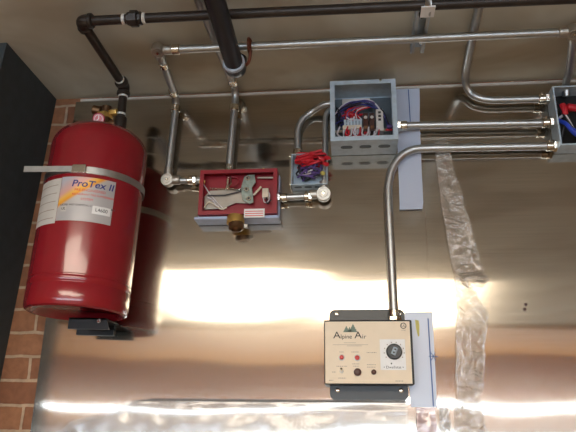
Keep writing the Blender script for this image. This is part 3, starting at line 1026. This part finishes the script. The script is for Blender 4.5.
obj('wire', sweep(spline([(.59, -.04, 2.43), (.62, -.05, 2.438), (.66, -.045, 2.43)], 6), .006, 8), 'wire_red', cb)

# ------------------------------------------------------------------ control panel
cp = thing('control_panel', 'cream-faced control panel with indicator lamps and a round timer dial on black plate', 'control panel', (.04, -.008, 1.69))
bm = slab(rrect(-.0545, .1335, 1.682, 1.903, .014), -.0105, -.0085)
fl = obj('mounting_plate', bm, 'blackgloss', cp, smooth=False, label='glossy black back plate')
for x, z in ((-.036, 1.892), (.1215, 1.892), (-.036, 1.706), (.1165, 1.706)):
    obj('plate_screw', lathe([(.0062, 0), (.0055, .003), (.0025, .0042), (0, .0042)], (x, -.0105, z), (0, -1, 0), 14), 'fitting', fl)
hx0, hx1, hz0, hz1, hy = -.066, .1455, 1.716, 1.868, -.06
obj('housing', box((hx0, hy, hz0), (hx1, -.0107, hz1)), 'black', cp, smooth=False, bevel=.003)
fx0, fx1, fz0, fz1 = hx0+.0025, hx1-.0055, hz0+.002, hz1-.004
fy = hy-.0012
fp = obj('face_plate', box((fx0, fy, fz0), (fx1, hy, fz1)), 'cream', cp, smooth=False)


def F(px, py):
    """a spot on the face from where it sits in the photograph's panel"""
    u = (px-325.3)/(409.8-325.3)
    v = (py-320.6)/(383.4-320.6)
    return fx0+(fx1-fx0)*u, fz1-(fz1-fz0)*v


def decal(name, outline, m, parent, lift=.0003):
    return obj(name, slab(outline, fy-lift, fy+.0002), m, parent, smooth=False)


for pxc, top, wd, base in ((353.5, 323.2, 4.8, 331.6), (346.8, 325.2, 3.6, 331.6), (350, 326, 2.6, 331.6)):     # fir-clad peaks
    o_ = []
    n = 4
    L_, R_ = [], []
    for k in range(n):
        y0 = top+(base-top)*k/n
        y1 = top+(base-top)*(k+1)/n
        L_ += [F(pxc-wd*(k/n)*.72-.1, y0), F(pxc-wd*(k+1)/n, y1)]
        R_ += [F(pxc+wd*(k/n)*.72+.1, y0), F(pxc+wd*(k+1)/n, y1)]
    decal('peak_emblem', L_+R_[::-1], 'green', fp)
x, z = F(346, 336.4)
for ch, px, sz, sq in (('A', 337.2, .0235, 1.15), ('lpine', 346.6, .0145, 1.0), ('A', 358.4, .0235, 1.15), ('ir', 364.4, .0145, 1.2)):
    x, _ = F(px, 336)
    text('lettering', ch, sz, 'ink', fp, (x, fy-.0004, z+(sz-.0145)*.36), squeeze=sq, extrude=.0002)
for (a, c, y, th) in ((333, 368, 344.6, .35), (344, 356, 342.6, .4), (347, 362, 345.8, .35)):
    x0, z0 = F(a, y)
    x1, _ = F(c, y)
    decal('printed_line', [(x0, z0-.0004), (x1, z0-.0004), (x1, z0+.0004), (x0, z0+.0004)], 'inkgrey', fp)
for (a, c, y) in ((339.5, 343.5, 352), (351.5, 359, 352), (366.5, 376, 352.6), (336.5, 346.5, 366.4), (352, 359.5, 364), (353, 358.5, 366.3), (366.5, 375, 364.8), (366.5, 375, 367.2), (332, 336, 372.2), (338, 345.5, 378.2), (329, 333, 380.4), (393.5, 401, 380.8)):
    s = a
    while s < c-.2:                       # short dashes where the photograph's fine captions sit
        e = min(c, s+random.uniform(.7, 1.6))
        x0, z0 = F(s, y)
        x1, _ = F(e, y)
        decal('printed_line', [(x0, z0-.0008), (x1, z0-.0008), (x1, z0+.0008), (x0, z0+.0008)], 'inkgrey', fp)
        s = e+.5


def stud(name, px, py, r, m, hgt, parent=cp, ring=None):
    x, z = F(px, py)
    o = obj(name, lathe([(r*.9, 0), (r, hgt*.2), (r*.92, hgt*.8), (r*.5, hgt), (0, hgt*1.02)], (x, fy, z), (0, -1, 0), 24), m, parent)
    if ring:
        obj('bezel', lathe([(r*1.35, 0), (r*1.35, .0012), (r*1.0, .0016), (r*1.0, 0)], (x, fy, z), (0, -1, 0), 24), ring, o)
    return o


stud('indicator_lamp', 341.6, 357.6, .0056, 'redlamp', .008, ring='cast')
stud('indicator_lamp', 357.0, 358.0, .0060, 'redlamp', .008, ring='cast')
tgl = stud('toggle_switch', 341.3, 371.4, .005, 'cast', .004)
x, z = F(341.3, 371.4)
obj('toggle_lever', sweep([(x, fy-.003, z), (x, fy-.014, z+.005)], [.0018, .0026], 10), 'fitting', tgl)
stud('fuse_holder', 357.0, 372.3, .0092, 'darkbrown', .010)
stud('push_button', 372.8, 372.2, .0062, 'darkbrown', .010)
# timer dial
x0, z1 = F(379.6, 339.2)
x1, z0 = F(404.4, 370)
dp = obj('dial_plate', box((x0, fy-.0012, z0), (x1, fy, z1)), 'white', cp, smooth=False, label='white dial plate')
kx, kz = F(393.4, 351.8)
dk = obj('dial_knob', lathe([(.0185, 0), (.019, .002), (.0175, .009), (.0165, .010), (.0158, .0095), (0, .0095)], (kx, fy-.0012, kz), (0, -1, 0), 36), 'black', cp, label='round black timer knob')
b = sweep([(kx-.0035, fy-.0125, kz-.0078), (kx+.0035, fy-.0125, kz+.0078)], .006, 10)
obj('knob_grip', b, 'galv', dk)
for s in (-.0035, .0035):
    obj('grip_mark', cyl((kx+s*.5, fy-.0183, kz+s), (kx+s*.5, fy-.0190, kz+s), .0025, 12), 'black', dk)
for k in range(10):
    a = rd(-125+k*250/9)
    c = Vector((kx+math.sin(a)*.0235, fy-.0012, kz+math.cos(a)*.0225))
    obj('dial_mark', box((c.x-.0011, fy-.0016, c.z-.0014), (c.x+.0011, fy-.0011, c.z+.0014)), 'inkgrey', dp, smooth=False)
x, z = F(390.3, 363.6)
obj('dial_mark', box((x-.0015, fy-.0016, z-.0017), (x+.0015, fy-.0011, z+.0017)), 'ink', dp, smooth=False)
x, z = F(392.3, 367.4)
text('lettering', '\u2022 Dwellstat \u2022', .0088, 'ink', dp, (x, fy-.0014, z), squeeze=1.05, extrude=.0002)
# approval mark at the upper corner
x, z = F(403.6, 325.2)
o = obj('approval_ring', sweep([(x+.0065*math.cos(rd(a)), fy-.0002, z+.0065*math.sin(rd(a))) for a in range(0, 361, 20)], .0009, 6), 'ink', fp)
text('lettering', 'UL', .0085, 'ink', fp, (x, fy-.0003, z), extrude=.0002)
text('lettering', 'LISTED', .0034, 'inkgrey', fp, (x, fy-.0003, z-.011), extrude=.0002)


# ------------------------------------------------------------------ films on the steel
def ribbon(name, rows, m, lab, cat, y0=-.012, amp=.004, fq=30, nx=14, nz=60, seed=0, group=None, parent=None, curl=0):
    """a sheet of film: rows = [(z, xleft, xright, standoff)] from top to bottom, crinkled by noise"""
    bm = bmesh.new()
    g = []
    for j in range(nz+1):
        s = j/nz*(len(rows)-1)
        i0 = min(int(s), len(rows)-2)
        k = s-i0
        k2 = k*k*(3-2*k)
        z, a, c, so = [rows[i0][q]*(1-(k if q == 0 else k2))+rows[i0+1][q]*(k if q == 0 else k2) for q in range(4)]
        row = []
        for i in range(nx+1):
            u = i/nx
            x = a+(c-a)*u
            d = noise.noise(Vector((x*fq+seed, z*fq*.7, seed)))*amp + noise.noise(Vector((x*fq*2.7+seed, z*fq*2, seed+4)))*amp*.45
            d = max(-.0035, d+curl*(2*abs(u-.5))**3) if y0-so > -.02 else d+curl*(2*abs(u-.5))**3
            row.append(bm.verts.new((x, min(y0-so-d, -.0085), z)))
        g.append(row)
    for j in range(nz):
        for i in range(nx):
            bm.faces.new((g[j][i], g[j][i+1], g[j+1][i+1], g[j+1][i]))
    o = obj(name, bm, m, parent, loc=((rows[0][1]+rows[0][2])/2, -.01, rows[-1][0]))
    if lab:
        tag(o, lab, cat, group)
    return o


fu = ribbon('protective_film', [(2.533, .138, .2065, 0), (2.40, .137, .2005, 0), (2.25, .136, .198, 0), (2.19, .135, .197, .001), (2.168, .134, .194, .004)], 'film',
            'bluish white protective film strip beside the open wiring box', 'plastic film', -.0085, .0006, 20, seed=2, group='protective film left along the seam')
obj('ink_line', box((.174, -.0096, 2.42), (.1765, -.0089, 2.53)), 'blueink', fu, smooth=False)
fl_ = ribbon('protective_film', [(1.895, .134, .203, .002), (1.85, .134, .202, 0), (1.75, .136, .201, 0), (1.668, .138, .199, 0)], 'film',
             'bluish white protective film strip behind the cream control panel', 'plastic film', -.0085, .0006, 20, seed=6, group='protective film left along the seam')
obj('ink_line', box((.1895, -.0098, 1.67), (.1925, -.0089, 1.893)), 'blueink', fl_, smooth=False)
obj('ink_line', box((.14, -.0104, 1.8935), (.203, -.0094, 1.8955)), 'blueink', fl_, smooth=False)
for a in (0, 60, 120):
    c = Vector((.198, -.0098, 1.787))
    d = Vector((math.cos(rd(a)), 0, math.sin(rd(a))))*.011
    obj('ink_star', cyl(c-d, c+d, .0009, 6), 'blueink', fl_)
obj('glue_stain', slab([(.158, 1.888), (.1665, 1.889), (.169, 1.862), (.1675, 1.838), (.164, 1.834), (.160, 1.856)], -.0096, -.0089), 'yellow', fl_, smooth=False)

ribbon('clear_film', [(2.36, .236, .276, 0), (2.30, .238, .281, .002), (2.20, .242, .300, .004), (2.10, .250, .318, .004), (2.03, .257, .330, .004), (2.0, .262, .336, .006), (1.975, .280, .345, .012), (1.962, .292, .335, .016)],
       'clear', 'long crinkled strip of clear film hanging below the level conduits', 'plastic film', -.0105, .0033, 26, 16, 110, seed=3, group='clear film peeling off the steel')
ribbon('clear_film', [(1.985, .262, .290, .004), (1.94, .262, .315, .004), (1.885, .262, .338, .008), (1.868, .258, .333, .006), (1.80, .252, .322, .004), (1.72, .246, .312, .004), (1.685, .248, .300, .008), (1.66, .240, .305, .006), (1.58, .236, .312, .006)],
       'clear', 'crinkled clear film below the hanging strip, right of the control panel', 'plastic film', -.0105, .0033, 30, 16, 110, seed=9, group='clear film peeling off the steel')
# loose clear sheeting along the bottom
ribbon('plastic_sheeting', [(1.684, -.50, .128, .004), (1.676, -.56, .129, .012), (1.655, -.60, .129, .016), (1.62, -.70, .128, .018), (1.58, -.76, .128, .018), (1.50, -.78, .127, .02)],
       'bag', 'loose clear plastic sheeting along the bottom of the wide steel sheet', 'plastic sheet', -.014, .007, 9, 80, 40, seed=5)
ribbon('protective_film', [(1.667, .150, .194, .003), (1.62, .149, .196, .004), (1.52, .148, .198, .004)], 'pinkfilm',
       'pinkish crumpled film below the control panel', 'plastic film', -.010, .005, 40, 12, 30, seed=8, group='film scraps below the panel')
ribbon('protective_film', [(1.667, .204, .226, .003), (1.62, .203, .229, .004), (1.52, .202, .230, .004)], 'bag',
       'narrow shiny crumpled film scrap under the seam beside the pinkish film', 'plastic film', -.010, .006, 50, 10, 30, seed=18, group='film scraps below the panel')

# screws and marks on the sheet
for px, py, lb in ((525, 305, 'upper small dark screw in the right-hand steel sheet'), (524, 310, 'lower small dark screw in the right-hand steel sheet')):
    q = W(px, py)
    o = obj('screw', lathe([(.0045, 0), (.004, .003), (0, .004)], (q.x, -.005, q.z), (0, -1, 0), 12), 'darkbrown', None, loc=(q.x, -.005, q.z))
    tag(o, lb, 'screw')
